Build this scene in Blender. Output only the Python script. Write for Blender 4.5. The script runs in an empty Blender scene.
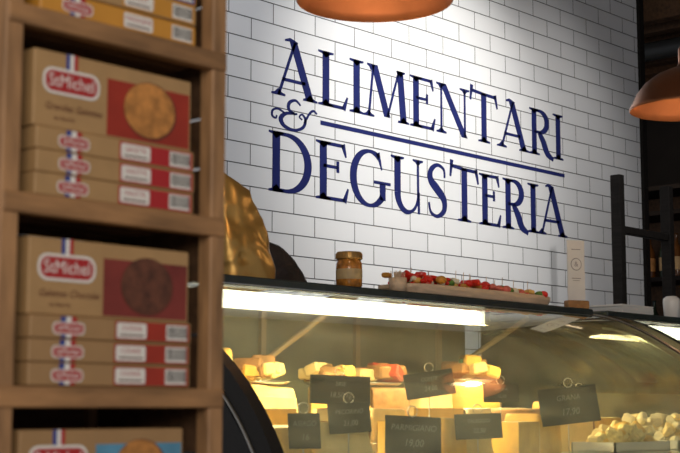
import bpy, math, random
from mathutils import Matrix, Vector, noise
random.seed(7)
S = bpy.context.scene
try:
    S.view_settings.view_transform = 'Standard'
except Exception:
    pass

# ------------------------------------------------------------------ materials
def mat(name, col, rough=0.5, metal=0.0, emit=None, estr=0.0, var=0.0, vscale=20.0, bump=0.0, bscale=60.0, stretch=(1,1,1), spec=None, sss=0.0):
    m = bpy.data.materials.new(name); m.use_nodes = True
    nt = m.node_tree; b = nt.nodes['Principled BSDF']
    b.inputs['Base Color'].default_value = (*col, 1)
    b.inputs['Roughness'].default_value = rough
    b.inputs['Metallic'].default_value = metal
    if spec is not None: b.inputs['Specular IOR Level'].default_value = spec
    if emit:
        b.inputs['Emission Color'].default_value = (*emit, 1)
        b.inputs['Emission Strength'].default_value = estr
    if sss:
        b.inputs['Subsurface Weight'].default_value = sss
        b.inputs['Subsurface Scale'].default_value = 0.02
    if var or bump:
        tc = nt.nodes.new('ShaderNodeTexCoord'); mp = nt.nodes.new('ShaderNodeMapping')
        mp.inputs['Scale'].default_value = stretch
        nt.links.new(tc.outputs['Object'], mp.inputs['Vector'])
    if var:
        n = nt.nodes.new('ShaderNodeTexNoise'); n.inputs['Scale'].default_value = vscale
        n.inputs['Detail'].default_value = 5
        nt.links.new(mp.outputs[0], n.inputs['Vector'])
        r = nt.nodes.new('ShaderNodeValToRGB')
        r.color_ramp.elements[0].position = 0.3; r.color_ramp.elements[1].position = 0.7
        r.color_ramp.elements[0].color = (*[max(0, c*(1-var)) for c in col], 1)
        r.color_ramp.elements[1].color = (*[min(1, c*(1+var)) for c in col], 1)
        nt.links.new(n.outputs['Fac'], r.inputs['Fac'])
        nt.links.new(r.outputs['Color'], b.inputs['Base Color'])
    if bump:
        n2 = nt.nodes.new('ShaderNodeTexNoise'); n2.inputs['Scale'].default_value = bscale
        nt.links.new(mp.outputs[0], n2.inputs['Vector'])
        bp = nt.nodes.new('ShaderNodeBump'); bp.inputs['Strength'].default_value = bump
        bp.inputs['Distance'].default_value = 0.01
        nt.links.new(n2.outputs['Fac'], bp.inputs['Height'])
        nt.links.new(bp.outputs[0], b.inputs['Normal'])
    return m

def tile_mat():
    m = bpy.data.materials.new('white_subway_tile'); m.use_nodes = True
    nt = m.node_tree; b = nt.nodes['Principled BSDF']; L = nt.links.new
    g = nt.nodes.new('ShaderNodeNewGeometry'); s = nt.nodes.new('ShaderNodeSeparateXYZ'); c = nt.nodes.new('ShaderNodeCombineXYZ')
    L(g.outputs['Position'], s.inputs[0]); L(s.outputs['X'], c.inputs['X']); L(s.outputs['Z'], c.inputs['Y'])
    br = nt.nodes.new('ShaderNodeTexBrick')
    br.inputs['Scale'].default_value = 1
    br.inputs['Brick Width'].default_value = 0.27
    br.inputs['Row Height'].default_value = 0.0925
    br.inputs['Mortar Size'].default_value = 0.0024
    br.inputs['Mortar Smooth'].default_value = 0.1
    br.inputs['Color1'].default_value = (.74, .755, .79, 1)
    br.inputs['Color2'].default_value = (.79, .805, .835, 1)
    br.inputs['Mortar'].default_value = (.08, .08, .09, 1)
    br.offset = 0.5
    L(c.outputs[0], br.inputs['Vector']); L(br.outputs['Color'], b.inputs['Base Color'])
    b.inputs['Roughness'].default_value = 0.28
    bp = nt.nodes.new('ShaderNodeBump'); bp.inputs['Distance'].default_value = 0.003; bp.invert = True
    bp.inputs['Strength'].default_value = 0.6
    L(br.outputs['Fac'], bp.inputs['Height']); L(bp.outputs[0], b.inputs['Normal'])
    return m

def glass_mat(name, tint, base=0.05, k=0.85, power=4.0, haze=0.0):
    m = bpy.data.materials.new(name); m.use_nodes = True
    nt = m.node_tree; nt.nodes.clear(); L = nt.links.new
    o = nt.nodes.new('ShaderNodeOutputMaterial'); mx = nt.nodes.new('ShaderNodeMixShader')
    t = nt.nodes.new('ShaderNodeBsdfTransparent'); t.inputs[0].default_value = (*tint, 1)
    g = nt.nodes.new('ShaderNodeBsdfGlossy'); g.inputs['Roughness'].default_value = 0.05
    g.inputs[0].default_value = (.95, 1, .97, 1)
    lw = nt.nodes.new('ShaderNodeLayerWeight'); lw.inputs['Blend'].default_value = 0.5
    p = nt.nodes.new('ShaderNodeMath'); p.operation = 'POWER'; p.inputs[1].default_value = power
    a = nt.nodes.new('ShaderNodeMath'); a.operation = 'MULTIPLY_ADD'; a.inputs[1].default_value = k; a.inputs[2].default_value = base
    L(lw.outputs['Facing'], p.inputs[0]); L(p.outputs[0], a.inputs[0]); L(a.outputs[0], mx.inputs[0])
    base_out = t.outputs[0]
    if haze:   # diffuse veil painting the milky reflections, plus slightly smeared glass
        tc = nt.nodes.new('ShaderNodeTexCoord'); mp = nt.nodes.new('ShaderNodeMapping'); mp.inputs['Scale'].default_value = (1.6, 4, 4)
        mp.inputs['Rotation'].default_value = (0, .6, .4)
        n = nt.nodes.new('ShaderNodeTexNoise'); n.inputs['Scale'].default_value = 2.6; n.inputs['Detail'].default_value = 5
        L(tc.outputs['Object'], mp.inputs[0]); L(mp.outputs[0], n.inputs['Vector'])
        mr = nt.nodes.new('ShaderNodeMapRange'); mr.inputs['From Min'].default_value = .3; mr.inputs['From Max'].default_value = .7
        mr.inputs['To Min'].default_value = haze*.5; mr.inputs['To Max'].default_value = haze*1.8
        L(n.outputs['Fac'], mr.inputs['Value'])
        df = nt.nodes.new('ShaderNodeBsdfDiffuse'); df.inputs[0].default_value = (.80, .88, .80, 1)
        tl = nt.nodes.new('ShaderNodeBsdfTranslucent'); tl.inputs[0].default_value = (.80, .88, .80, 1)
        m0 = nt.nodes.new('ShaderNodeMixShader'); m0.inputs[0].default_value = .5
        L(df.outputs[0], m0.inputs[1]); L(tl.outputs[0], m0.inputs[2])
        m1 = nt.nodes.new('ShaderNodeMixShader'); L(mr.outputs[0], m1.inputs[0]); L(t.outputs[0], m1.inputs[1]); L(m0.outputs[0], m1.inputs[2])
        base_out = m1.outputs[0]
    L(base_out, mx.inputs[1]); L(g.outputs[0], mx.inputs[2]); L(mx.outputs[0], o.inputs[0])
    return m

M = dict(
 tile=tile_mat(), floor=mat('floor_tile', (.25, .22, .19), 0.35, var=.2, vscale=3),
 ceil=mat('ceiling_paint', (.24, .20, .16), .8, var=.1),
 dark=mat('dark_room_wall', (.014, .012, .011), .8, var=.3, vscale=4),  # near-black to keep the back room dark, shade put into the colour
 beam=mat('black_timber', (.012, .010, .009), .7, var=.4, vscale=8, stretch=(8, 1, 8), spec=.2),
 navy=mat('navy_paint', (.012, .018, .115), .75, var=.12, vscale=10, spec=.15),
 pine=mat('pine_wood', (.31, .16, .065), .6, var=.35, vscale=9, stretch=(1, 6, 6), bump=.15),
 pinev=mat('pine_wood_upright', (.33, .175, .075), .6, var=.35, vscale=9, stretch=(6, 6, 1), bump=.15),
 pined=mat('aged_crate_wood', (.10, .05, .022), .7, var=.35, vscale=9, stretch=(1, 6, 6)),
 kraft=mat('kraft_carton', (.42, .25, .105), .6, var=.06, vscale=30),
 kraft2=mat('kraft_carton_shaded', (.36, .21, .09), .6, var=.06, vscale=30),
 red=mat('red_print', (.42, .02, .02), .45),
 redp=mat('red_orange_print', (.34, .03, .012), .45, var=.25, vscale=12),
 choc=mat('chocolate_red_print', (.20, .03, .02), .45, var=.3, vscale=12),
 white=mat('white_print', (.78, .74, .68), .5),
 black=mat('black_print', (.015, .015, .015), .5),
 blue=mat('blue_print', (.03, .05, .25), .5),
 lblue=mat('light_blue_carton', (.10, .28, .42), .5, var=.15),
 orange=mat('orange_carton', (.60, .27, .035), .5, var=.08),
 cookie=mat('golden_cookie_print', (.50, .21, .05), .6, var=.35, vscale=70),
 cookie2=mat('dark_cookie_print', (.12, .04, .02), .6, var=.4, vscale=70),
 brownp=mat('brown_ink', (.12, .03, .015), .6),
 steel=mat('brushed_steel', (.62, .60, .55), .28, 1.0),
 brass=mat('beige_case_bar', (.40, .32, .20), .4, .4),
 blackm=mat('black_lacquer', (.012, .012, .013), .25),
 blackr=mat('black_rubber_edge', (.015, .014, .013), .45),
 ledge=mat('dark_stone_ledge', (.02, .028, .028), .35, var=.3, vscale=30),
 inner=mat('case_interior_panel', (.20, .21, .15), .5, var=.35, vscale=4),
 deck=mat('case_deck_steel', (.55, .52, .42), .35, .6),
 tube=mat('fluorescent_diffuser', (1, 1, .9), .5, emit=(1, .94, .70), estr=6),
 glass=glass_mat('curved_case_glass', (.93, .97, .92), .10, .85, 2.3, .15),
 glass2=glass_mat('side_pane_glass', (.90, .95, .92), .06, .4, 3.5, .04),
 copper=mat('aged_copper', (.30, .12, .06), .34, .9, var=.2, vscale=8),
 copperin=mat('copper_inner', (.34, .12, .05), .45, .8, var=.2, vscale=8),
 bulb=mat('warm_bulb', (1, .9, .7), .4, emit=(1, .72, .4), estr=4),
 cord=mat('black_cord', (.01, .01, .01), .6),
 gold=mat('gold_foil', (.62, .36, .10), .36, .7, var=.15, vscale=9, bump=.35, bscale=16, stretch=(1,1,.5)),
 darkbag=mat('dark_paper_bag', (.022, .014, .012), .6, var=.3, bump=.4),
 amber=mat('amber_preserve', (.42, .17, .03), .12, var=.5, vscale=60),
 lid=mat('gold_lid', (.50, .30, .10), .35, .7),
 label=mat('jar_label', (.45, .33, .17), .6, var=.2, vscale=40),
 woodl=mat('light_board_wood', (.68, .50, .34), .5, var=.15, vscale=12, stretch=(1, 8, 8)),
 tomato=mat('tomato', (.72, .03, .015), .3, sss=.1),
 ham=mat('cured_ham', (.75, .17, .12), .45, var=.3, vscale=50),
 olive=mat('green_leaf', (.10, .22, .03), .5),
 cream=mat('cream_cheese', (.82, .64, .30), .45, var=.12, vscale=18, bump=.15, bscale=40),
 yellow=mat('yellow_cheese', (.82, .50, .11), .45, var=.15, vscale=18, bump=.15, bscale=40),
 rind=mat('brown_rind', (.36, .18, .06), .65, var=.35, vscale=25, bump=.3),
 whitec=mat('white_cheese', (.82, .74, .52), .5, var=.10, vscale=25, bump=.3, bscale=70),
 crumb=mat('crumbly_cheese', (.80, .64, .30), .7, var=.3, vscale=60, bump=.9, bscale=60),
 wrapg=mat('green_wrapper', (.10, .26, .09), .3, var=.4, vscale=20),
 wrapr=mat('red_wrapper', (.45, .07, .035), .3, var=.3, vscale=20),
 slate=mat('slate_card', (.010, .015, .018), .6, var=.2, vscale=20, spec=.3),
 chalk=mat('chalk', (.24, .25, .25), .9),
 paper=mat('white_paper', (.66, .66, .64), .7, var=.04),
 ink=mat('grey_ink', (.25, .25, .25), .7),
 bottle=mat('dark_bottle', (.02, .035, .02), .12),
 bottle2=mat('amber_bottle', (.10, .04, .01), .12),
 duct=mat('galvanised_duct', (.18, .18, .17), .4, .7),
 pot=mat('white_ceramic', (.75, .73, .70), .25),
)

# ------------------------------------------------------------------ builder
class B:
    def __init__(s, name):
        s.name = name; s.v = []; s.f = []; s.mi = []; s.sm = []; s.mats = []; s.M = Matrix.Identity(4)
    def _m(s, k):
        m = M[k]
        if m not in s.mats: s.mats.append(m)
        return s.mats.index(m)
    def add(s, vs, fs, k, smooth=False):
        o = len(s.v); mi = s._m(k)
        s.v += [tuple(s.M @ Vector(p)) for p in vs]
        for f in fs:
            s.f.append([i+o for i in f]); s.mi.append(mi); s.sm.append(smooth)
    def box(s, x0, x1, y0, y1, z0, z1, k, bev=0.0):
        if bev <= 0:
            vs = [(x, y, z) for x in (x0, x1) for y in (y0, y1) for z in (z0, z1)]
            fs = [(0,1,3,2),(4,6,7,5),(0,4,5,1),(2,3,7,6),(0,2,6,4),(1,5,7,3)]
            s.add(vs, fs, k)
        else:
            b = bev; rows = []
            for z, i in ((z0, b), (z0+b, 0), (z1-b, 0), (z1, b)):
                a0, a1, c0, c1 = x0+i, x1-i, y0+i, y1-i
                q = b if i == 0 else b*.4
                rows.append([(a0+q,c0,z),(a1-q,c0,z),(a1,c0+q,z),(a1,c1-q,z),(a1-q,c1,z),(a0+q,c1,z),(a0,c1-q,z),(a0,c0+q,z)])
            vs = [p for r in rows for p in r]; fs = []
            for j in range(3):
                for i in range(8):
                    fs.append((j*8+i, j*8+(i+1)%8, (j+1)*8+(i+1)%8, (j+1)*8+i))
            fs.append(tuple(range(7, -1, -1))); fs.append(tuple(range(24, 32)))
            s.add(vs, fs, k)
    def lathe(s, prof, c, k, n=32, cap=False, smooth=True):
        vs = []; fs = []
        for r, z in prof:
            for i in range(n):
                a = 2*math.pi*i/n
                vs.append((c[0]+r*math.cos(a), c[1]+r*math.sin(a), c[2]+z))
        for j in range(len(prof)-1):
            for i in range(n):
                fs.append((j*n+i, j*n+(i+1)%n, (j+1)*n+(i+1)%n, (j+1)*n+i))
        s.add(vs, fs, k, smooth)
    def ball(s, c, r, k, sc=(1,1,1), n=14):
        m = n//2+2
        vs = []; fs = []
        for j in range(m+1):
            t = math.pi*j/m
            for i in range(n):
                a = 2*math.pi*i/n
                vs.append((c[0]+r*sc[0]*math.sin(t)*math.cos(a), c[1]+r*sc[1]*math.sin(t)*math.sin(a), c[2]+r*sc[2]*math.cos(t)))
        for j in range(m):
            for i in range(n):
                fs.append((j*n+i, j*n+(i+1)%n, (j+1)*n+(i+1)%n, (j+1)*n+i))
        s.add(vs, fs, k, True)
    def tube(s, pts, r, k, n=8):
        pts = [Vector(p) for p in pts]; vs = []; fs = []
        for j, p in enumerate(pts):
            d = (pts[min(j+1, len(pts)-1)] - pts[max(j-1, 0)]).normalized()
            up = Vector((0,0,1)) if abs(d.z) < .9 else Vector((1,0,0))
            a = d.cross(up).normalized(); b = d.cross(a).normalized()
            for i in range(n):
                t = 2*math.pi*i/n
                vs.append(tuple(p + a*r*math.cos(t) + b*r*math.sin(t)))
        for j in range(len(pts)-1):
            for i in range(n):
                fs.append((j*n+i, j*n+(i+1)%n, (j+1)*n+(i+1)%n, (j+1)*n+i))
        fs.append(tuple(range(n))); fs.append(tuple(range(len(vs)-n, len(vs))))
        s.add(vs, fs, k, True)
    def quadF(s, x0, x1, z0, z1, y, k):
        s.add([(x0,y,z0),(x1,y,z0),(x1,y,z1),(x0,y,z1)], [(0,1,2,3)], k)
    def discF(s, cx, cz, r, y, k, rz=None, n=28):
        rz = rz or r
        s.add([(cx+r*math.cos(2*math.pi*i/n), y, cz+rz*math.sin(2*math.pi*i/n)) for i in range(n)], [tuple(range(n))], k)
    def rrectF(s, x0, x1, z0, z1, r, y, k):
        pts = []
        for cx, cz, a0 in ((x1-r,z1-r,0),(x0+r,z1-r,90),(x0+r,z0+r,180),(x1-r,z0+r,270)):
            for i in range(6):
                a = math.radians(a0+i*18); pts.append((cx+r*math.cos(a), y, cz+r*math.sin(a)))
        s.add(pts, [tuple(range(len(pts)))], k)
    def textF(s, txt, x, z, size, y, k, align='CENTER', shear=0.0, sx=1.0):
        cu = bpy.data.curves.new('t', 'FONT'); cu.body = txt; cu.size = size
        cu.align_x = align; cu.align_y = 'CENTER'; cu.shear = shear; cu.resolution_u = 3
        ob = bpy.data.objects.new('t', cu); S.collection.objects.link(ob)
        bpy.context.view_layer.update()
        me = bpy.data.meshes.new_from_object(ob.evaluated_get(bpy.context.evaluated_depsgraph_get()))
        vs = [(x+p.co.x*sx, y, z+p.co.y) for p in me.vertices]
        fs = [tuple(p.vertices) for p in me.polygons]
        s.add(vs, fs, k)
        bpy.data.objects.remove(ob); bpy.data.meshes.remove(me); bpy.data.curves.remove(cu)
    def build(s, loc=None):
        me = bpy.data.meshes.new(s.name)
        me.from_pydata(s.v, [], s.f)
        for m in s.mats: me.materials.append(m)
        me.polygons.foreach_set('material_index', s.mi)
        me.polygons.foreach_set('use_smooth', s.sm)
        me.update()
        ob = bpy.data.objects.new(s.name, me); S.collection.objects.link(ob)
        if loc:
            for v in me.vertices: v.co -= Vector(loc)
            ob.location = loc
        return ob

# ------------------------------------------------------------------ room
WY = 4.3; WX = 7.46
b = B('wall_back'); b.box(-2.5, WX, WY, WY+.15, 0, 3.7, 'tile'); b.build()
b = B('floor'); b.box(-2.5, 9.8, -2.5, 7.2, -.1, 0, 'floor'); b.build()
b = B('ceiling'); b.box(-2.5, 9.8, -2.5, 7.2, 3.7, 3.8, 'ceil'); b.build()
b = B('wall_right'); b.box(9.6, 9.8, -2.5, 7.2, 0, 3.7, 'dark'); b.build()
b = B('wall_alcove'); b.box(WX, 9.6, 7.0, 7.2, 0, 3.7, 'dark'); b.build()
b = B('trim_1'); b.box(WX, WX+.05, WY-.02, WY+.17, 0, 3.7, 'beam'); b.build()
b = B('ceiling_beams')
for i in range(8):
    x = 7.62+i*.25
    b.box(x, x+.09, 2.2, 6.95, 3.38, 3.52, 'pined')
for y in (2.4, 4.2, 6.2):
    b.box(7.55, 9.5, y, y+.1, 3.52, 3.70, 'beam')
b.build()
b = B('ventilation_duct'); b.tube([(7.95, 2.6, 3.28), (7.95, 6.8, 3.28)], .06, 'duct', 20)
for y in (3, 4, 5, 6): b.box(7.94, 7.96, y, y+.02, 3.33, 3.40, 'duct')
b.build()

# ------------------------------------------------------------------ wall lettering
T = .175; t_ = .062
class G:
    def __init__(s): s.parts = []
    def st(s, pts, w):
        n = len(pts)
        if not hasattr(w, '__len__'): w = [w]*n
        if len(w) == 2 and n > 2: w = [w[0]+(w[1]-w[0])*i/(n-1) for i in range(n)]
        Lp = []; Rp = []
        for i in range(n):
            a = pts[max(i-1,0)]; c = pts[min(i+1,n-1)]
            dx, dy = c[0]-a[0], c[1]-a[1]; l = math.hypot(dx, dy) or 1
            nx, ny = -dy/l, dx/l
            Lp.append((pts[i][0]+nx*w[i]/2, pts[i][1]+ny*w[i]/2)); Rp.append((pts[i][0]-nx*w[i]/2, pts[i][1]-ny*w[i]/2))
        s.parts.append((Lp, Rp))
    def diag(s, a, c, w):
        s.parts.append(([(a[0]-w/2, a[1]), (c[0]-w/2, c[1])], [(a[0]+w/2, a[1]), (c[0]+w/2, c[1])]))
    def serif(s, x, y, w, up):
        d = 1 if up else -1; w *= 1.05
        s.parts.append(([(x-w/2, y), (x-w/2, y+d*.035), (x-w*.25, y+d*.055), (x-.01, y+d*.12)], [(x+w/2, y), (x+w/2, y+d*.035), (x+w*.25, y+d*.055), (x+.01, y+d*.12)]))
def arc(cx, cy, rx, ry, a0, a1, n=28, t0=t_, t1=T):
    p = []; w = []
    for i in range(n+1):
        a = math.radians(a0+(a1-a0)*i/n)
        p.append((cx+rx*math.cos(a), cy+ry*math.sin(a)))
        w.append(t0+(t1-t0)*abs(math.cos(a))**1.3)
    return p, w
def spl(P, n=10):
    P = [P[0]]+P+[P[-1]]; out = []
    for i in range(1, len(P)-2):
        for j in range(n):
            t = j/n; q = []
            for d in range(len(P[0])):
                a, b_, c, e = P[i-1][d], P[i][d], P[i+1][d], P[i+2][d]
                q.append(.5*(2*b_+(c-a)*t+(2*a-5*b_+4*c-e)*t*t+(3*b_-a-3*c+e)*t**3))
            out.append(tuple(q))
    out.append(tuple(P[-2])); return out
def glyph(ch, w):
    g = G()
    if ch == 'A':
        g.diag((.12*w, 0), (.50*w, 1), t_*1.1); g.diag((.86*w, 0), (.46*w, 1), T*1.1)
        g.st([(.2*w, .30), (.74*w, .30)], .06)
        g.serif(.12*w, 0, .30*w, True); g.serif(.86*w, 0, .32*w, True)
        g.st([(.26*w, 1.0), (.38*w, 1.03), (.56*w, .99)], [.03, .07, .04])
    elif ch == 'L':
        x = .28*w; g.st([(x, 0), (x, 1)], T); g.serif(x, 1, T*2.2, False); g.serif(x, 0, T*2.2, True)
        g.st([(x, .03), (.8*w, .03)], .06); g.st([(.80*w, .0), (.92*w, .24)], [.11, .04])
    elif ch == 'I':
        x = .5*w; g.st([(x, 0), (x, 1)], T); g.serif(x, 1, T*2.1, False); g.serif(x, 0, T*2.1, True)
    elif ch == 'M':
        g.diag((.12*w, 0), (.22*w, 1), t_); g.diag((.52*w, .05), (.24*w, 1), T*1.05)
        g.diag((.52*w, .05), (.78*w, 1), t_); g.diag((.88*w, 0), (.80*w, 1), T*1.05)
        g.serif(.12*w, 0, .22*w, True); g.serif(.88*w, 0, .24*w, True)
        g.serif(.17*w, 1, .16*w, False); g.serif(.82*w, 1, .18*w, False)
    elif ch == 'E':
        x = .26*w; g.st([(x, 0), (x, 1)], T); g.serif(x, 1, T*2, False); g.serif(x, 0, T*2, True)
        g.st([(x, .03), (.86*w, .03)], .06); g.st([(.84*w, .0), (.95*w, .24)], [.11, .04])
        g.st([(x, .97), (.82*w, .97)], .06); g.st([(.80*w, 1.0), (.89*w, .78)], [.11, .04])
        g.st([(x, .58), (.66*w, .58)], .055); g.st([(.66*w, .49), (.66*w, .69)], [.07, .07])
    elif ch == 'N':
        g.st([(.15*w, 0), (.15*w, 1)], t_); g.diag((.84*w, 0), (.2*w, 1), T*1.1); g.st([(.85*w, 0), (.85*w, 1)], t_)
        g.serif(.15*w, 0, .28*w, True); g.serif(.85*w, 1, .28*w, False); g.serif(.13*w, 1, .24*w, False)
    elif ch == 'T':
        x = .5*w; g.st([(x, 0), (x, 1.03)], T); g.serif(x, 0, T*2.2, True)
        g.st([(.06*w, 1.03), (.5*w, 1.0), (.94*w, .99)], .065)
        g.st([(.08*w, 1.14), (.03*w, .82)], [.10, .05]); g.st([(.90*w, 1.04), (.98*w, .76)], [.10, .05])
    elif ch == 'R':
        x = .24*w; g.st([(x, 0), (x, 1)], T); g.serif(x, 0, T*2.1, True); g.serif(x, 1, T*1.9, False)
        p, ww = arc(.42*w, .735, .32*w, .235, 90, -90)
        g.st(p, ww); g.st([(x, .97), (.42*w, .97)], t_); g.st([(x, .5), (.42*w, .5)], t_)
        q = spl([(.42*w, .50), (.60*w, .30), (.74*w, .08), (.98*w, -.03)]); g.st(q, [.10+.09*math.sin(math.pi*min(1, i/len(q)*1.15)) for i in range(len(q))])
    elif ch == 'D':
        x = .22*w; g.st([(x, 0), (x, 1)], T); g.serif(x, 0, T*1.9, True); g.serif(x, 1, T*1.9, False)
        p, ww = arc(.42*w, .5, .46*w, .47, 90, -90); g.st(p, ww)
        g.st([(x, .97), (.42*w, .97)], t_); g.st([(x, .03), (.42*w, .03)], t_)
    elif ch == 'G':
        p, ww = arc(.48*w, .5, .40*w, .48, 55, 320, 44); g.st(p, ww)
        g.st([(.68*w, .98), (.78*w, .68)], [.10, .03])
        g.st([(.80*w, .14), (.80*w, .44)], T*.9); g.st([(.58*w, .45), (1.0*w, .45)], .055)
    elif ch == 'U':
        g.st([(.2*w, .35), (.2*w, 1)], T); g.serif(.2*w, 1, T*2, False)
        p, ww = arc(.5*w, .35, .3*w, .34, 180, 360)
        n = len(ww); ww = [T+(t_-T)*min(1, i/(n*.6)) for i in range(n)]
        g.st(p, ww); g.st([(.8*w, .35), (.8*w, 1)], t_); g.serif(.8*w, 1, T*1.6, False)
        g.st([(.82*w, .4), (.82*w, .0)], t_)
    elif ch == 'S':
        q = spl([(.80*w,.76,.05),(.76*w,.92,.06),(.5*w,.98,.07),(.25*w,.86,.12),(.24*w,.68,.16),(.5*w,.52,.18),(.76*w,.35,.16),(.76*w,.14,.12),(.5*w,.02,.07),(.24*w,.08,.06),(.16*w,.26,.05)], 8)
        g.st([(a[0], a[1]) for a in q], [a[2] for a in q])
    elif ch == '&':
        q = spl([(1.02,.86,.05),(.84,1.0,.08),(.62,.88,.11),(.60,.66,.10),(.78,.55,.08),(.90,.56,.06)], 8)
        g.st([(a[0], a[1]) for a in q], [a[2] for a in q])
        q = spl([(.82,.55,.07),(.50,.50,.11),(.32,.30,.15),(.44,.08,.13),(.78,.0,.10),(1.10,.14,.10),(1.20,.42,.09),(1.08,.58,.06),(.98,.48,.05),(1.08,.40,.05)], 8)
        g.st([(a[0], a[1]) for a in q], [a[2] for a in q])
        q = spl([(.46,.50,.06),(.22,.60,.07),(.04,.52,.07),(.02,.34,.07),(.14,.28,.06),(.18,.38,.05)], 8)
        g.st([(a[0], a[1]) for a in q], [a[2] for a in q])
        q = spl([(1.16,.30,.07),(1.32,.62,.07),(1.48,.78,.08),(1.62,.70,.05)], 8)
        g.st([(a[0], a[1]) for a in q], [a[2] for a in q])
    return g
b = B('wall_lettering')
def put(g, X, Z, h, sx=1.0):
    y0, y1 = WY-.0015, WY
    for Lp, Rp in g.parts:
        n = len(Lp)
        F_ = [(X+p[0]*h*sx, y0, Z+p[1]*h) for p in Lp]+[(X+p[0]*h*sx, y0, Z+p[1]*h) for p in Rp]
        K_ = [(p[0], y1, p[2]) for p in F_]
        vs = F_+K_; fs = []
        for i in range(n-1):
            fs.append((i, i+1, n+i+1, n+i))
            fs.append((i, i+1, 2*n+i+1, 2*n+i)); fs.append((n+i, n+i+1, 3*n+i+1, 3*n+i))
        b.add(vs, fs, 'navy')
X = 4.32; u = .308; h1 = .255
for ch, w in zip('ALIMENTARI', (.9,.75,.3,1.1,.7,.9,.8,.9,.8,.3)):
    put(glyph(ch, w*u/h1), X, 2.370, h1); X += w*u
X = 4.275; u = .3065; h2 = .268
for ch, w in zip('DEGUSTERIA', (1.0,.8,.95,.85,.65,.8,.65,.8,.3,.9)):
    put(glyph(ch, w*u/h2), X, 1.938, h2); X += w*u
put(glyph('&', 1), 4.312, 2.226, .136, 1.32)
g = G(); g.st([(0,0),(2.00,0)], .020); put(g, 4.625, 2.287, 1.0)
b.build()

# ------------------------------------------------------------------ wooden crate shelf
SX0, SX1, SY0, SY1 = .955, 1.316, 1.40, 1.68
LV = [.107+.23*i for i in range(9)]
b = B('wooden_crate_shelf')
for x in (SX0, SX1-.026):
    for y in (SY0, SY1-.026):
        b.box(x, x+.026, y, y+.026, 0, 2.10, 'pinev', .002)
for z in LV:
    b.box(SX0+.002, SX1-.002, SY0-.003, SY0+.016, z-.026, z-.001, 'pine', .0015)
    for k in range(4):
        y = SY0+.016+k*.066
        b.box(SX0+.004, SX1-.004, y, y+.060, z-.012, z-.0005, 'pine', .001)
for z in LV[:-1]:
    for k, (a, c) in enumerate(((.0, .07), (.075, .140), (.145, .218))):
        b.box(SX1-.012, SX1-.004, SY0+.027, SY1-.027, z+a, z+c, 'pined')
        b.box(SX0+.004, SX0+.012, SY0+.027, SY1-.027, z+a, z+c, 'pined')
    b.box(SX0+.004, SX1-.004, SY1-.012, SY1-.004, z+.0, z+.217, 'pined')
b.build()

def tallbox(b, x0, w, z, h, y0, d, k, panel, ck, title):
    b.box(x0, x0+w, y0, y0+d, z, z+h, k, .0015)
    y = y0-.0004
    b.quadF(x0+w*.44, x0+w*.985, z+.003, z+h-.004, y, panel)
    b.quadF(x0+w*.44, x0+w*.985, z+h*.80, z+h-.004, y-.0001, k)
    b.discF(x0+w*.72, z+h*.46, h*.47, y-.0004, 'brownp', h*.40)
    b.discF(x0+w*.715, z+h*.47, h*.45, y-.0006, ck, h*.38)
    lx, lz = x0+w*.22, z+h*.62
    for i, c in enumerate(('blue', 'white', 'red')):
        b.quadF(lx-.009+i*.006, lx-.003+i*.006, lz+.008, z+h, y-.0002, c)
    b.rrectF(lx-.044, lx+.044, lz-.0165, lz+.0165, .014, y-.0004, 'white')
    b.rrectF(lx-.040, lx+.040, lz-.0130, lz+.0130, .011, y-.0006, 'red')
    b.textF('StMichel', lx, lz, .0225, y-.0009, 'white', sx=.92)
    b.textF(title, lx+.004, z+h*.28, .0125, y-.0006, 'brownp', shear=.25)
    b.textF('au beurre', lx-.01, z+h*.14, .008, y-.0006, 'brownp')
def flatbox(b, x0, w, z, h, y0, d, k, stripe, lab):
    b.box(x0, x0+w, y0, y0+d, z, z+h-.0008, k, .0015)
    y = y0-.0004
    lx = x0+w*.22; lz = z+h*.5
    for i, c in enumerate(('blue', 'white', 'red')):
        b.quadF(lx-.012+i*.008, lx-.004+i*.008, z+h*.55, z+h-.0015, y-.0002, c)
        b.quadF(lx-.012+i*.008, lx-.004+i*.008, z+.0015, z+h*.3, y-.0002, c)
    b.rrectF(lx-.024, lx+.024, lz-.009, lz+.006, .006, y-.0004, 'white')
    b.rrectF(lx-.022, lx+.022, lz-.0075, lz+.0045, .005, y-.0006, 'red')
    b.textF('StMichel', lx, lz-.0015, .0115, y-.0008, 'white', sx=.9)
    b.quadF(x0+w*.50, x0+w*.985, z+.002, z+h-.003, y-.0001, stripe)
    b.rrectF(x0+w*.51, x0+w*.70, z+.004, z+h-.005, .003, y-.0003, 'white')
    b.textF(lab, x0+w*.605, z+h*.58, .0085, y-.0005, 'red')
    b.quadF(x0+w*.53, x0+w*.68, z+h*.25, z+h*.32, y-.0005, 'brownp')
    bx = x0+w*.83
    b.quadF(bx, x0+w*.97, z+.004, z+h-.005, y-.0003, 'white')
    q = bx+.002; r = random.Random(3)
    while q < x0+w*.965:
        ww = r.choice((.0008, .0012, .0018)); b.quadF(q, q+ww, z+.007, z+h-.007, y-.0005, 'black'); q += ww+r.choice((.001, .0015))
W = .256
def stack(lvl, x0, kinds, tall):
    z = LV[lvl]
    for (k, s_, lab) in kinds:
        b = B('biscuit_box'); flatbox(b, x0+random.uniform(-.002,.002), W, z, .0285, SY0+.004+random.uniform(0,.003), .16, k, s_, lab); b.build(); z += .0285
    b = B('biscuit_box'); tallbox(b, x0-.002, W, z, tall[4], SY0+.010, .07, *tall[:4]); b.build()
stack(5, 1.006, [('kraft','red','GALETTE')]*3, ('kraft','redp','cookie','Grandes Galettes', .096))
stack(4, 1.006, [('kraft2','redp','COOKIE')]*3, ('kraft','choc','cookie2','Galettes Chocolat', .094))
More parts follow.
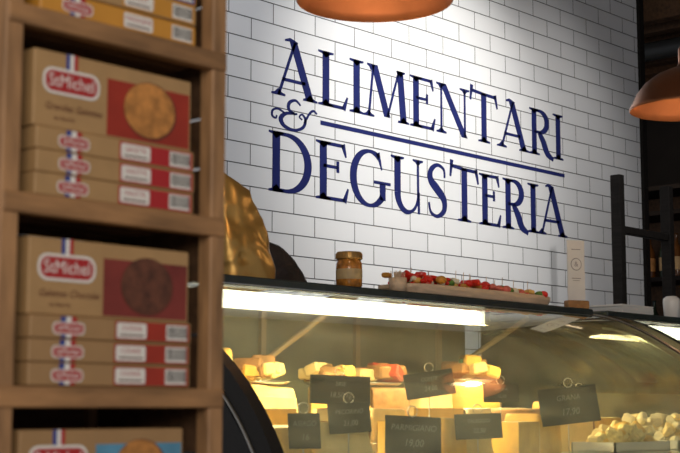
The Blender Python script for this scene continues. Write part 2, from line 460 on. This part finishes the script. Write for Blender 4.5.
stack(6, 1.008, [('orange','orange','MADELEINE'),('kraft','orange','BISCUIT'),('orange','blue','BISCUIT')], ('orange','orange','cookie','Madeleines', .09))
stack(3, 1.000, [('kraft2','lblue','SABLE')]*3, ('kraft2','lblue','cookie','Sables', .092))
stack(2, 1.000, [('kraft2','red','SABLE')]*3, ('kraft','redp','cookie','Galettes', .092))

# ------------------------------------------------------------------ display cases
PR = [(2.89,1.350),(2.82,1.337),(2.74,1.312),(2.64,1.266),(2.54,1.210),(2.45,1.150),(2.37,1.085),(2.30,1.010),(2.245,.93),(2.21,.86),(2.20,.80)]
PRs = spl(PR, 4)
def case(X0, X1, tx0, tx1):
    b = B('deli_display_case')
    b.box(X0+.02, X1-.02, 2.24, 3.50, .12, .80, 'blackm', .01)
    b.box(X0+.06, X1-.06, 2.32, 3.44, 0, .12, 'blackr')
    b.box(X0, X1, 2.19, 2.245, .74, .80, 'steel', .006)
    b.box(X0+.02, X1-.02, 2.245, 2.66, .80, .86, 'deck')
    b.box(X0+.02, X1-.02, 2.66, 3.00, .80, .90, 'deck')
    b.box(X0+.02, X1-.02, 3.00, 3.46, .80, .95, 'deck')
    b.box(X0+.02, X1-.02, 3.46, 3.50, .80, 1.342, 'inner')
    for i in range(5):
        x = X0+.2+i*(X1-X0-.4)/4
        b.box(x-.012, x+.012, 3.445, 3.46, .95, 1.342, 'brass')
    for x in (X0+1.05, X0+2.08):
        b.tube([(x, 3.42, 1.10), (x, 2.98, 1.33)], .010, 'brass', 10)  # slanted beige bars inside the case
    b.box(X0-.01, X1+.01, 2.875, 3.52, 1.345, 1.372, 'ledge', .004)
    b.box(X0, X1, 2.872, 2.875, 1.343, 1.349, 'steel')
    b.box(tx0, tx1, 2.925, 2.985, 1.288, 1.336, 'tube', .010)
    b.box(tx0-.03, tx0, 2.92, 2.99, 1.286, 1.345, 'steel'); b.box(tx1, tx1+.03, 2.92, 2.99, 1.286, 1.345, 'steel')
    n = len(PRs); vs = [(X0+.02, y, z) for y, z in PRs]+[(X1-.02, y, z) for y, z in PRs]
    b.add(vs, [(i, i+1, n+i+1, n+i) for i in range(n-1)], 'glass', True)
    for xe, k, side in ((X0, 'blackm', -1), (X1, 'glass2', 1)):
        pts = [(y+.01, z-.008) for y, z in PRs]+[(2.2, .80), (3.48, .80), (3.48, 1.345)]
        if k == 'blackm':
            m = len(pts)
            vs = [(xe, y, z) for y, z in pts]+[(xe+.02, y, z) for y, z in pts]
            b.add(vs, [tuple(range(m)), tuple(range(2*m-1, m-1, -1))]+[(i, (i+1)%m, m+(i+1)%m, m+i) for i in range(m)], k)
        else:
            b.add([(xe, y, z) for y, z in pts], [tuple(range(len(pts)))], k)
        d = .018 if side > 0 else .045
        inn = []
        for i, (y, z) in enumerate(PRs):
            a = PRs[max(i-1,0)]; c = PRs[min(i+1,len(PRs)-1)]
            dy, dz = c[0]-a[0], c[1]-a[1]; l = math.hypot(dy, dz)
            inn.append((y-dz/l*d, z+dy/l*d))
        outp = [(y+ (y-q[0])*.12, z+(z-q[1])*.12) for (y, z), q in zip(PRs, inn)]
        xa, xb = (xe-.012, xe+.026) if side < 0 else (xe-.018, xe+.010)
        vs = [(xa, *p) for p in outp]+[(xa, *p) for p in inn]+[(xb, *p) for p in outp]+[(xb, *p) for p in inn]
        fs = []
        for i in range(n-1):
            fs += [(i, i+1, n+i+1, n+i), (2*n+i, 2*n+i+1, 3*n+i+1, 3*n+i), (i, i+1, 2*n+i+1, 2*n+i), (n+i, n+i+1, 3*n+i+1, 3*n+i)]
        b.add(vs, fs, 'blackr')
        b.tube([(xa-.002 if side < 0 else xb, *p) for p in (inn if side < 0 else outp)], .0045, 'steel', 8)
    b.build()
case(2.25, 4.60, 2.42, 3.98)
case(4.72, 6.60, 4.85, 6.30)

# cheeses
def wedge(x, y, z, r, h, ang, rot, body, rind, name='cheese_wedge'):
    b = B(name); n = 14
    b.M = Matrix.Translation((x, y, z)) @ Matrix.Rotation(rot, 4, 'Z')
    a = [math.radians(-ang/2+ang*i/n) for i in range(n+1)]
    arcp = [(r*math.cos(q), r*math.sin(q)) for q in a]
    vs = [(0,0,0),(0,0,h)]+[(p[0]*.96,p[1]*.96,0) for p in arcp]+[(p[0]*.96,p[1]*.96,h) for p in arcp]
    m = n+1
    b.add(vs, [(0,2,2+m,1),(0,1,2+m+n,2+n),tuple([0]+list(range(2,2+m)))], body)
    b.add(vs, [tuple([1]+list(range(2+m,2+2*m)))], rind)
    ring = []
    for f, zz in ((.96,0),(1.0,.008),(1.015,h*.5),(1.0,h-.008),(.95,h+.001)):
        ring.append([(p[0]*f, p[1]*f, zz) for p in arcp])
    vs = [p for q in ring for p in q]
    b.add(vs, [(j*m+i, j*m+i+1, (j+1)*m+i+1, (j+1)*m+i) for j in range(4) for i in range(n)], rind, True)
    return b.build((x, y, z))
def block(x, y, z, w, d, h, rot, k, top=None, name='cheese_block'):
    b = B(name); b.M = Matrix.Translation((x, y, z)) @ Matrix.Rotation(rot, 4, 'Z')
    r = random.Random(int(x*1000+y*77))
    skew = r.uniform(-.012, .012); tilt = r.uniform(-.14, .14); tap = r.uniform(.88, .98)
    def sup(a, e=.22):
        ca, sa = math.cos(a), math.sin(a)
        return math.copysign(abs(ca)**e, ca), math.copysign(abs(sa)**e, sa)
    N = 32; rows = []
    for zz, f in ((0,.97),(.006,1.0),(h*.35,1.0),(h*.7,.99),(h-.008,.975),(h-.002,.955),(h,.92)):
        row = []
        for i in range(N):
            cx, cy = sup(2*math.pi*(i+.5)/N)
            ff = f*(1-(1-tap)*zz/h)
            px_ = cx*w/2*ff+skew*zz/h; py_ = cy*d/2*ff
            nz_ = noise.noise(Vector((px_*22+x*9, py_*22, zz*22)))*.006
            row.append((px_+nz_*cx, py_+nz_*cy, zz*(1+tilt*px_/w)))
        rows.append(row)
    vs = [p for q in rows for p in q]
    side = [(j*N+i, j*N+(i+1)%N, (j+1)*N+(i+1)%N, (j+1)*N+i) for j in range(len(rows)-1) for i in range(N)]
    b.add(vs, side[:5*N], k, False)
    b.add(vs, side[5*N:]+[tuple(range(6*N, 7*N))], top or k, False)
    b.add(vs, [tuple(range(N-1, -1, -1))], k)
    return b.build((x, y, z))
def wheel(x, y, z, r, h, k):
    b = B('cheese_wheel')
    b.lathe([(0,0),(r*.94,0),(r,.01),(r*1.02,h*.5),(r,h-.01),(r*.93,h),(0,h)], (x,y,z), k, 32)
    b.lathe([(r*.5,h+.0005),(r*.46,h+.002),(0,h+.002)], (x,y,z), 'label', 24)
    return b.build((x, y, z))
# front row
block(2.60, 2.56, .86, .13, .14, .095, .1, 'yellow', 'cream')
block(2.80, 2.56, .86, .20, .14, .105, -.25, 'cream', 'rind')
wedge(2.96, 2.47, .86, .17, .105, 60, .5, 'yellow', 'rind')
block(3.24, 2.56, .86, .13, .15, .11, .2, 'yellow', 'cream')
block(3.40, 2.57, .86, .13, .13, .095, -.2, 'cream', 'wrapr')
wedge(3.50, 2.45, .86, .17, .10, 55, .7, 'yellow', 'cream')
def crumbs(x0, x1, y0, y1, z, k, n, name, hh=.075, sm=(.009,.022)):
    b = B(name)
    b.box(x0, x1, y0, y1, z, z+.012, 'pot', .004)
    b.box(x0, x1, y0, y0+.006, z, z+.035, 'pot'); b.box(x0, x1, y1-.006, y1, z, z+.035, 'pot')
    b.box(x0, x0+.006, y0, y1, z, z+.035, 'pot'); b.box(x1-.006, x1, y0, y1, z, z+.035, 'pot')
    r = random.Random(n)
    for i in range(n):
        f = r.random(); px_ = r.uniform(x0+.03, x1-.03); py_ = r.uniform(y0+.03, y1-.03)
        hz = .018+hh*f*(1-abs((px_-(x0+x1)/2)/(x1-x0)*2)**2)
        b.M = Matrix.Translation((px_, py_, z+hz)) @ Matrix.Rotation(r.uniform(0,3), 4, (r.random(), r.random(), r.random()+.1))
        s_ = r.uniform(*sm); b.box(-s_, s_, -s_*.8, s_*.8, -s_*.6, s_*.6, r.choice(k), s_*.25)
    b.M = Matrix.Identity(4)
    return b.build()
block(3.76, 2.58, .86, .16, .14, .12, .15, 'yellow', 'rind')
crumbs(3.86, 4.20, 2.34, 2.50, .86, ['crumb','cream','yellow'], 130, 'cheese_chunk_tray', .065, (.014,.028))
wedge(3.92, 2.60, .86, .18, .12, 60, .3, 'cream', 'rind')
block(4.20, 2.60, .86, .14, .13, .11, -.2, 'yellow', 'cream')
crumbs(4.26, 4.52, 2.34, 2.62, .86, ['whitec','cream'], 120, 'cheese_chunk_tray', .10, (.012,.024))
# second row
wheel(2.58, 2.84, .90, .11, .09, 'rind')
block(2.82, 2.84, .90, .19, .14, .10, .15, 'yellow', 'rind')
wedge(3.00, 2.80, .90, .19, .10, 60, .3, 'cream', 'rind')
block(3.31, 2.84, .90, .15, .14, .10, -.2, 'cream', 'rind')
wedge(3.44, 2.80, .90, .20, .10, 55, .2, 'yellow', 'rind')
block(3.76, 2.84, .90, .16, .14, .10, .1, 'whitec')
wheel(4.01, 2.84, .90, .11, .10, 'rind')
block(4.30, 2.84, .90, .18, .15, .12, .2, 'yellow', 'rind')
# back row
wheel(2.44, 3.22, .95, .12, .13, 'rind')
block(2.69, 3.22, .95, .20, .16, .14, .1, 'yellow', 'rind')
wheel(2.95, 3.22, .95, .12, .11, 'yellow')
block(3.20, 3.22, .95, .18, .16, .12, -.2, 'cream', 'rind')
wedge(3.36, 3.16, .95, .22, .12, 70, .2, 'yellow', 'rind')
wheel(3.74, 3.22, .95, .12, .12, 'rind')
block(4.00, 3.22, .95, .18, .16, .12, -.1, 'cream', 'rind')
wheel(4.28, 3.22, .95, .12, .14, 'yellow')
def pile(x, y, z, name, ks, n, rx, ry, s0, hh=.10):
    b = B(name); r = random.Random(int(x*100))
    b.lathe([(0,0),(rx*.8,0),(rx,.012),(rx*.97,.012),(rx*.78,.005),(0,.005)], (x,y,z), 'steel', 28)
    for i in range(n):
        q = r.uniform(0,6.28); f = r.random()**.5*.75
        k = r.choice(ks); s_ = r.uniform(.7,1.3)*s0
        b.M = Matrix.Translation((x+rx*f*math.cos(q), y+ry*f*math.sin(q), z+.010+s_*.8+(1-f)*hh*r.random())) @ Matrix.Rotation(r.uniform(0,3), 4, 'Z') @ Matrix.Rotation(r.uniform(-.5,.5), 4, 'X')
        b.box(-s_*1.5, s_*1.5, -s_, s_, -s_*.7, s_*.7, k, s_*.22)
    b.M = Matrix.Identity(4); return b.build()
pile(2.69, 3.22, 1.096, 'wrapped_cheese_pile', ['wrapg','olive','cream','yellow','wrapr'], 22, .10, .09, .026)
pile(2.95, 3.22, 1.064, 'wrapped_cheese_pile', ['yellow','cream','wrapg','yellow'], 20, .10, .10, .028, .12)
pile(3.20, 3.22, 1.074, 'wrapped_cheese_pile', ['rind','yellow','cream'], 16, .09, .08, .026, .06)
pile(3.50, 3.22, 1.074, 'wrapped_cheese_pile', ['cream','yellow','rind'], 14, .08, .08, .024, .05)
pile(3.74, 3.22, 1.076, 'wrapped_cheese_pile', ['rind','wrapr','cream'], 14, .10, .09, .026, .05)
pile(4.28, 3.22, 1.096, 'wrapped_cheese_pile', ['rind','cream','yellow','wrapg'], 16, .10, .10, .026, .07)
for i in range(6):
    x = 4.95+i*.28
    block(x, 2.84, .90, .2, .16, .13+.02*(i%3), .1*(i%3-1), ('whitec','cream','yellow')[i%3], 'rind')
    wheel(x, 3.22, .95, .12, .15, 'rind')

def card(x, y, z, w, h, rot, text, deck, roll=0.0):
    b = B('price_card')
    b.M = Matrix.Translation((x, y, z)) @ Matrix.Rotation(rot, 4, 'Z') @ Matrix.Rotation(roll, 4, 'Y') @ Matrix.Rotation(math.radians(-8), 4, 'X')
    b.box(-w/2, w/2, 0, .004, -h/2, h/2, 'slate', .0012)
    b.textF(text[0], 0, h*.2, h*.22, -.0006, 'chalk', sx=.9, shear=.2); b.textF(text[1], 0, -h*.18, h*.26, -.0006, 'chalk', sx=.9, shear=.2)
    b.M = Matrix.Translation((x, y, z)) @ Matrix.Rotation(rot, 4, 'Z')
    b.tube([(0, .008, -(z-deck)), (0, .010, -h/2), (0, .012, 0)], .0018, 'steel', 6)
    pts = [(.014*math.cos(a*.5), .008, h/2+.012+.014*math.sin(a*.5)) for a in range(0, 13)]
    b.tube(pts, .0016, 'steel', 6)
    b.build()
R_ = math.radians
card(2.99, 2.70, 1.052, .175, .082, R_(-35), ('BRIE', '18,50/kg'), .90, R_(2))
card(3.42, 2.72, 1.074, .155, .078, R_(-38), ('COMTE', '24,00'), .90, R_(-8))
card(2.76, 2.46, .976, .115, .078, R_(-30), ('PECORINO', '21,00'), .86, R_(-3))
card(2.57, 2.44, .945, .085, .088, R_(-25), ('ASIAGO', '16'), .86)
card(2.91, 2.37, .928, .155, .105, R_(-32), ('PARMIGIANO', '19,00'), .86, R_(3))
card(3.29, 2.44, .950, .140, .072, R_(-35), ('TALEGGIO', '22,50'), .86, R_(-2))
card(3.76, 2.44, 1.010, .190, .115, R_(-38), ('GRANA', '17,90'), .86, R_(-6))
card(4.16, 2.655, 1.01, .09, .10, R_(-30), ('FETA', '9'), .86)
card(3.82, 2.74, 1.050, .12, .06, R_(-38), ('GOUDA', '15,50'), .90)

# ------------------------------------------------------------------ things on the ledge
LZ = 1.372
def gold_bag(x, y, z):
    b = B('gold_foil_bag'); n = 64; m = 44; vs = []
    for j in range(m):
        t = j/(m-1)
        w = .103*(1-.10*t)-.060*max(0, t-.45)*2*.5
        if t > .93: w *= 1.06
        d = .058*(1-t**1.6)+.005
        ox = -.040*t*t
        for i in range(n):
            a = 2*math.pi*i/n
            ca, sa = math.cos(a), math.sin(a)
            px_ = ox+w*math.copysign(abs(ca)**.6, ca); py_ = d*math.copysign(abs(sa)**.6, sa)
            zz = .345*t - (.085*(px_-ox+.1)/.2)*t**2
            env = min(1, t*5)*(1-.5*t)
            fold = math.sin(px_*70+zz*22+3*noise.noise(Vector((px_*8, 2, zz*9))))*.0035
            nz = (noise.noise(Vector((px_*10, py_*9+3, zz*9)))*.022 - abs(noise.noise(Vector((px_*17+zz*13, 5, zz*15-px_*11))))*.014)*env
            vs.append((x+px_+nz*ca*.6, y+py_+(nz+fold*env)*(1 if sa > 0 else -1)*abs(sa)**.3, z+max(0, zz)))
    fs = [(j*n+i, j*n+(i+1)%n, (j+1)*n+(i+1)%n, (j+1)*n+i) for j in range(m-1) for i in range(n)]
    fs += [tuple(range(n)), tuple(range(len(vs)-n, len(vs)))]
    b.add(vs, fs, 'gold', True)
    b.build((x, y, z))
gold_bag(2.92, 3.03, LZ)
b = B('dark_paper_bag'); n = 28; m = 16; vs = []
for j in range(m):
    t = j/(m-1)
    for i in range(n):
        a = 2*math.pi*i/n; r = (1-t**2.2)**.5 if t < 1 else 0
        px_ = .105*r*math.cos(a)-.085*t; py_ = .05*r*math.sin(a); nz = noise.noise(Vector((px_*25, py_*25, t*4)))*.014*min(1, 4*t)
        vs.append((3.22+px_+nz, 3.14+py_+nz*.5, LZ+.150*t))
b.add(vs, [(j*n+i, j*n+(i+1)%n, (j+1)*n+(i+1)%n, (j+1)*n+i) for j in range(m-1) for i in range(n)]+[tuple(range(n))], 'darkbag', True)
b.build((3.22, 3.14, LZ))
b = B('preserve_jar'); c = (3.285, 2.93, LZ)
b.lathe([(0,0),(.036,0),(.041,.006),(.041,.074),(.037,.084),(.035,.088)], c, 'amber')
b.lathe([(.0414,.026),(.0416,.028),(.0416,.056),(.0414,.058)], c, 'label')
b.lathe([(.035,.088),(.040,.088),(.041,.092),(.041,.108),(.038,.112),(0,.112)], c, 'lid')
for i in range(40):
    a = 2*math.pi*i/40; b.tube([(c[0]+.0412*math.cos(a), c[1]+.0412*math.sin(a), c[2]+.091), (c[0]+.0412*math.cos(a), c[1]+.0412*math.sin(a), c[2]+.107)], .0012, 'lid', 4)
b.build()
b = B('toothpick_cup'); c = (3.51, 2.92, LZ)
b.lathe([(0,0),(.026,0),(.030,.046),(.0285,.046),(.025,.003),(0,.003)], c, 'woodl', 20)
for i in range(26):
    a = random.uniform(0, 6.28); r0 = random.uniform(0, .016); r1 = r0+.008
    b.tube([(c[0]+r0*math.cos(a), c[1]+r0*math.sin(a), c[2]+.003), (c[0]+r1*math.cos(a), c[1]+r1*math.sin(a), c[2]+random.uniform(.060, .070))], .0014, 'woodl', 5)
b.build()
b = B('appetizer_board')
n = 40; x0, x1, yc, dd = 3.57, 4.42, 3.00, .105
def outl(f):
    pts = []
    for i in range(n):
        a = 2*math.pi*i/n; ca, sa = math.cos(a), math.sin(a)
        pts.append(((x0+x1)/2+f*(x1-x0)/2*math.copysign(abs(ca)**.45, ca), yc+f*dd*math.copysign(abs(sa)**.45, sa)))
    return pts
rings = [(.93,0),(.97,.006),(1.0,.024),(1.0,.034),(.985,.036),(.96,.030),(0.9,.028)]
vs = [(px_, py_, LZ+zz) for f, zz in rings for px_, py_ in outl(f)]
fs = [(j*n+i, j*n+(i+1)%n, (j+1)*n+(i+1)%n, (j+1)*n+i) for j in range(len(rings)-1) for i in range(n)]+[tuple(range(n)), tuple(range(len(vs)-n, len(vs)))]
b.add(vs, fs, 'woodl')
r = random.Random(11)
for i in range(210):
    px_ = x0+.05+(x1-x0-.12)*r.random()**1.3; py_ = r.uniform(yc-.085, yc+.07)
    k = r.choice(['tomato','tomato','ham','yellow','whitec','ham','tomato','olive','orange'])
    s_ = r.uniform(.010, .018)
    hgt = .032*(1-(px_-x0)/(x1-x0))
    if r.random() < .5: b.ball((px_, py_, LZ+.028+s_*.7+r.uniform(0,hgt)), s_, k, (1.2, 1, .8), 10)
    else:
        b.M = Matrix.Translation((px_, py_, LZ+.034+s_*.5+r.uniform(0,hgt))) @ Matrix.Rotation(r.uniform(0,3), 4, (r.random()*.4, r.random()*.4, 1)); b.box(-s_, s_, -s_*.8, s_*.8, -s_*.45, s_*.45, k, s_*.2); b.M = Matrix.Identity(4)
for i in range(12):
    px_ = x0+.06+i*.062; py_ = yc+r.uniform(-.08,.03)
    b.tube([(px_, py_, LZ+.04), (px_+.004, py_, LZ+.092)], .0013, 'woodl', 5)
b.build()
b = B('menu_card_stand'); b.M = Matrix.Translation((4.565, 2.92, LZ)) @ Matrix.Rotation(R_(-25), 4, 'Z')
b.box(-.046, .046, -.018, .018, 0, .032, 'rind', .003)
b.box(-.038, .038, -.0015, .0015, .026, .262, 'paper')
b.discF(0, .17, .024, -.0021, 'ink'); b.discF(0, .17, .021, -.0026, 'paper')
b.textF('&', 0, .17, .028, -.003, 'ink')
b.quadF(-.02, .02, .115, .118, -.0021, 'ink'); b.quadF(-.015, .015, .107, .109, -.0021, 'ink'); b.quadF(-.02, .02, .225, .228, -.0021, 'ink')
b.build()
b = B('napkin_stack')
for i in range(9):
    o = random.uniform(-.006, .006); b.box(4.86+o, 5.10+o, 2.90+o*.3, 3.06, LZ+i*.004, LZ+i*.004+.0038, 'paper')
b.build()
b = B('ceramic_cup'); c = (5.34, 2.95, LZ)
b.lathe([(0,0),(.026,0),(.032,.008),(.036,.07),(.034,.085),(.022,.095),(0,.097)], c, 'pot', 24)
b.tube([(c[0]+.034,c[1],c[2]+.065),(c[0]+.055,c[1],c[2]+.055),(c[0]+.055,c[1],c[2]+.03),(c[0]+.033,c[1],c[2]+.02)], .004, 'pot')
b.build()

# ------------------------------------------------------------------ ladder
b = B('wooden_ladder')
for xx in (6.50, 7.02):
    b.box(xx-.024, xx+.024, 3.86, 3.92, 0, 2.23, 'beam', .004)
for z in (.35, .88, 1.42, 1.94):
    b.box(6.524, 6.996, 3.87, 3.91, z-.02, z+.02, 'beam', .003)
b.build()
# ------------------------------------------------------------------ cabinet in the alcove
b = B('storage_cabinet')
b.box(8.5, 8.9, 3.4, 3.45, 0, 2.5, 'pined'); b.box(8.5, 8.9, 6.2, 6.25, 0, 2.5, 'pined'); b.box(8.86, 8.9, 3.4, 6.25, 0, 2.5, 'pined')
for z in (.05, .5, .95, 1.4, 1.85, 2.3, 2.47):
    b.box(8.5, 8.9, 3.4, 6.25, z, z+.03, 'beam')
b.build()
b = B('bottle_collection')
r = random.Random(5)
for z in (.98, 1.43, 1.88):
    y = 3.55
    while y < 6.1:
        k = r.choice(['bottle','bottle2','bottle','pot' if r.random() < .15 else 'bottle2'])
        b.lathe([(0,0),(.036,0),(.038,.01),(.038,.17),(.03,.20),(.014,.235),(.013,.29),(.015,.30),(0,.30)], (8.62, y, z), k, 16)
        b.lathe([(.0385,.05),(.0387,.06),(.0387,.13),(.0385,.14)], (8.62, y, z), r.choice(['label','rind','wrapr']), 16)
        y += r.uniform(.09, .14)
b.build()

# ------------------------------------------------------------------ pendants
def pendant(x, y, z):
    b = B('copper_pendant_lamp'); c = (x, y, z)
    b.lathe([(.203,-.004),(.206,0),(.203,.008),(.196,.02),(.180,.055),(.150,.092),(.110,.122),(.065,.142),(.035,.152),(.03,.17),(.03,.215),(.022,.23),(.008,.235)], c, 'copper', 48)
    b.lathe([(.203,-.004),(.198,0),(.190,.018),(.174,.052),(.144,.088),(.105,.117),(.06,.137),(0,.142)], c, 'copperin', 48)
    b.tube([(x, y, z+.23), (x, y, 3.70)], .005, 'cord', 8)
    b.lathe([(0,0),(.05,0),(.05,.03),(0,.03)], (x, y, 3.67), 'cord', 20)
    b.lathe([(.02,.13),(.02,.085)], c, 'cord', 16)
    b.ball((x, y, z+.068), .028, 'bulb', (1,1,1.15))
    b.build()
    l = bpy.data.lights.new('pendant_light', 'POINT'); l.energy = 3.0; l.color = (1, .74, .45); l.shadow_soft_size = .03
    o = bpy.data.objects.new('pendant_light', l); o.location = (x, y, z+.012); S.collection.objects.link(o)
pendant(2.725, 2.34, 2.057)
pendant(4.47, 2.38, 2.05)

# ------------------------------------------------------------------ lights
def aim(o, tgt):
    d = Vector(tgt)-o.location; o.rotation_euler = d.to_track_quat('-Z', 'Y').to_euler()
def spot(loc, tgt, e, ang, blend, col):
    b = B('track_spotlight')
    d = (Vector(tgt)-Vector(loc)).normalized(); L0 = Vector(loc)
    p = [tuple(L0-d*.16), tuple(L0-d*.02)]
    b.tube(p, .045, 'blackm', 20)
    b.tube([tuple(L0-d*.10), (loc[0], (L0-d*.10).y, 3.70)], .008, 'blackm')
    b.build()
    l = bpy.data.lights.new('spot', 'SPOT'); l.energy = e; l.spot_size = R_(ang); l.spot_blend = blend; l.color = col; l.shadow_soft_size = .05
    o = bpy.data.objects.new('spot_light', l); o.location = loc; aim(o, tgt); S.collection.objects.link(o)
spot((5.1, 2.5, 3.45), (5.35, 4.3, 2.35), 250, 68, 1.0, (1, .96, .88))
spot((6.5, 2.6, 3.45), (6.3, 4.3, 2.0), 60, 80, 1.0, (1, .95, .88))
spot((3.9, 2.6, 3.45), (4.2, 4.3, 2.2), 50, 80, 1.0, (.95, .97, 1))  # added to brighten the left of the wall, no known fixture
def area(name, loc, tgt, sx, sy, e, col):
    l = bpy.data.lights.new(name, 'AREA'); l.shape = 'RECTANGLE'; l.size = sx; l.size_y = sy; l.energy = e; l.color = col
    o = bpy.data.objects.new(name, l); o.location = loc; aim(o, tgt); S.collection.objects.link(o); return o
area('room_fill_light', (-1.5, -1.5, 2.4), (4.5, 4.3, 1.6), 2.5, 2.0, 95, (1, .92, .82))  # soft fill added behind the camera, no actual window there
area('case_lamp_light', (3.40, 2.97, 1.28), (3.40, 2.85, .8), 2.1, .05, 36, (1, .79, .36))
area('case_lamp_light_far', (5.6, 2.97, 1.28), (5.6, 2.85, .8), 1.6, .05, 18, (1, .84, .55))
area('alcove_fill_light', (8.0, 4.6, 3.1), (8.7, 4.9, 1.2), .5, .5, 5, (1, .72, .5))  # fill added to bring out the dark alcove, no lamp there
w = bpy.data.worlds.new('world'); S.world = w; w.use_nodes = True
bg = w.node_tree.nodes['Background']; bg.inputs[0].default_value = (.66, .70, .8, 1); bg.inputs[1].default_value = .32

# ------------------------------------------------------------------ camera
cam = bpy.data.cameras.new('camera'); co = bpy.data.objects.new('camera', cam); S.collection.objects.link(co)
cam.sensor_width = 36; cam.lens = 75.0; cam.clip_start = .05
az, pi_ = R_(42.1), R_(7.32)
co.location = (0, 0, 1.0)
d = Vector((math.cos(az)*math.cos(pi_), math.sin(az)*math.cos(pi_), math.sin(pi_)))
co.rotation_euler = d.to_track_quat('-Z', 'Y').to_euler()
cam.dof.use_dof = True; cam.dof.focus_distance = 5.9; cam.dof.aperture_fstop = 8.5
S.camera = co
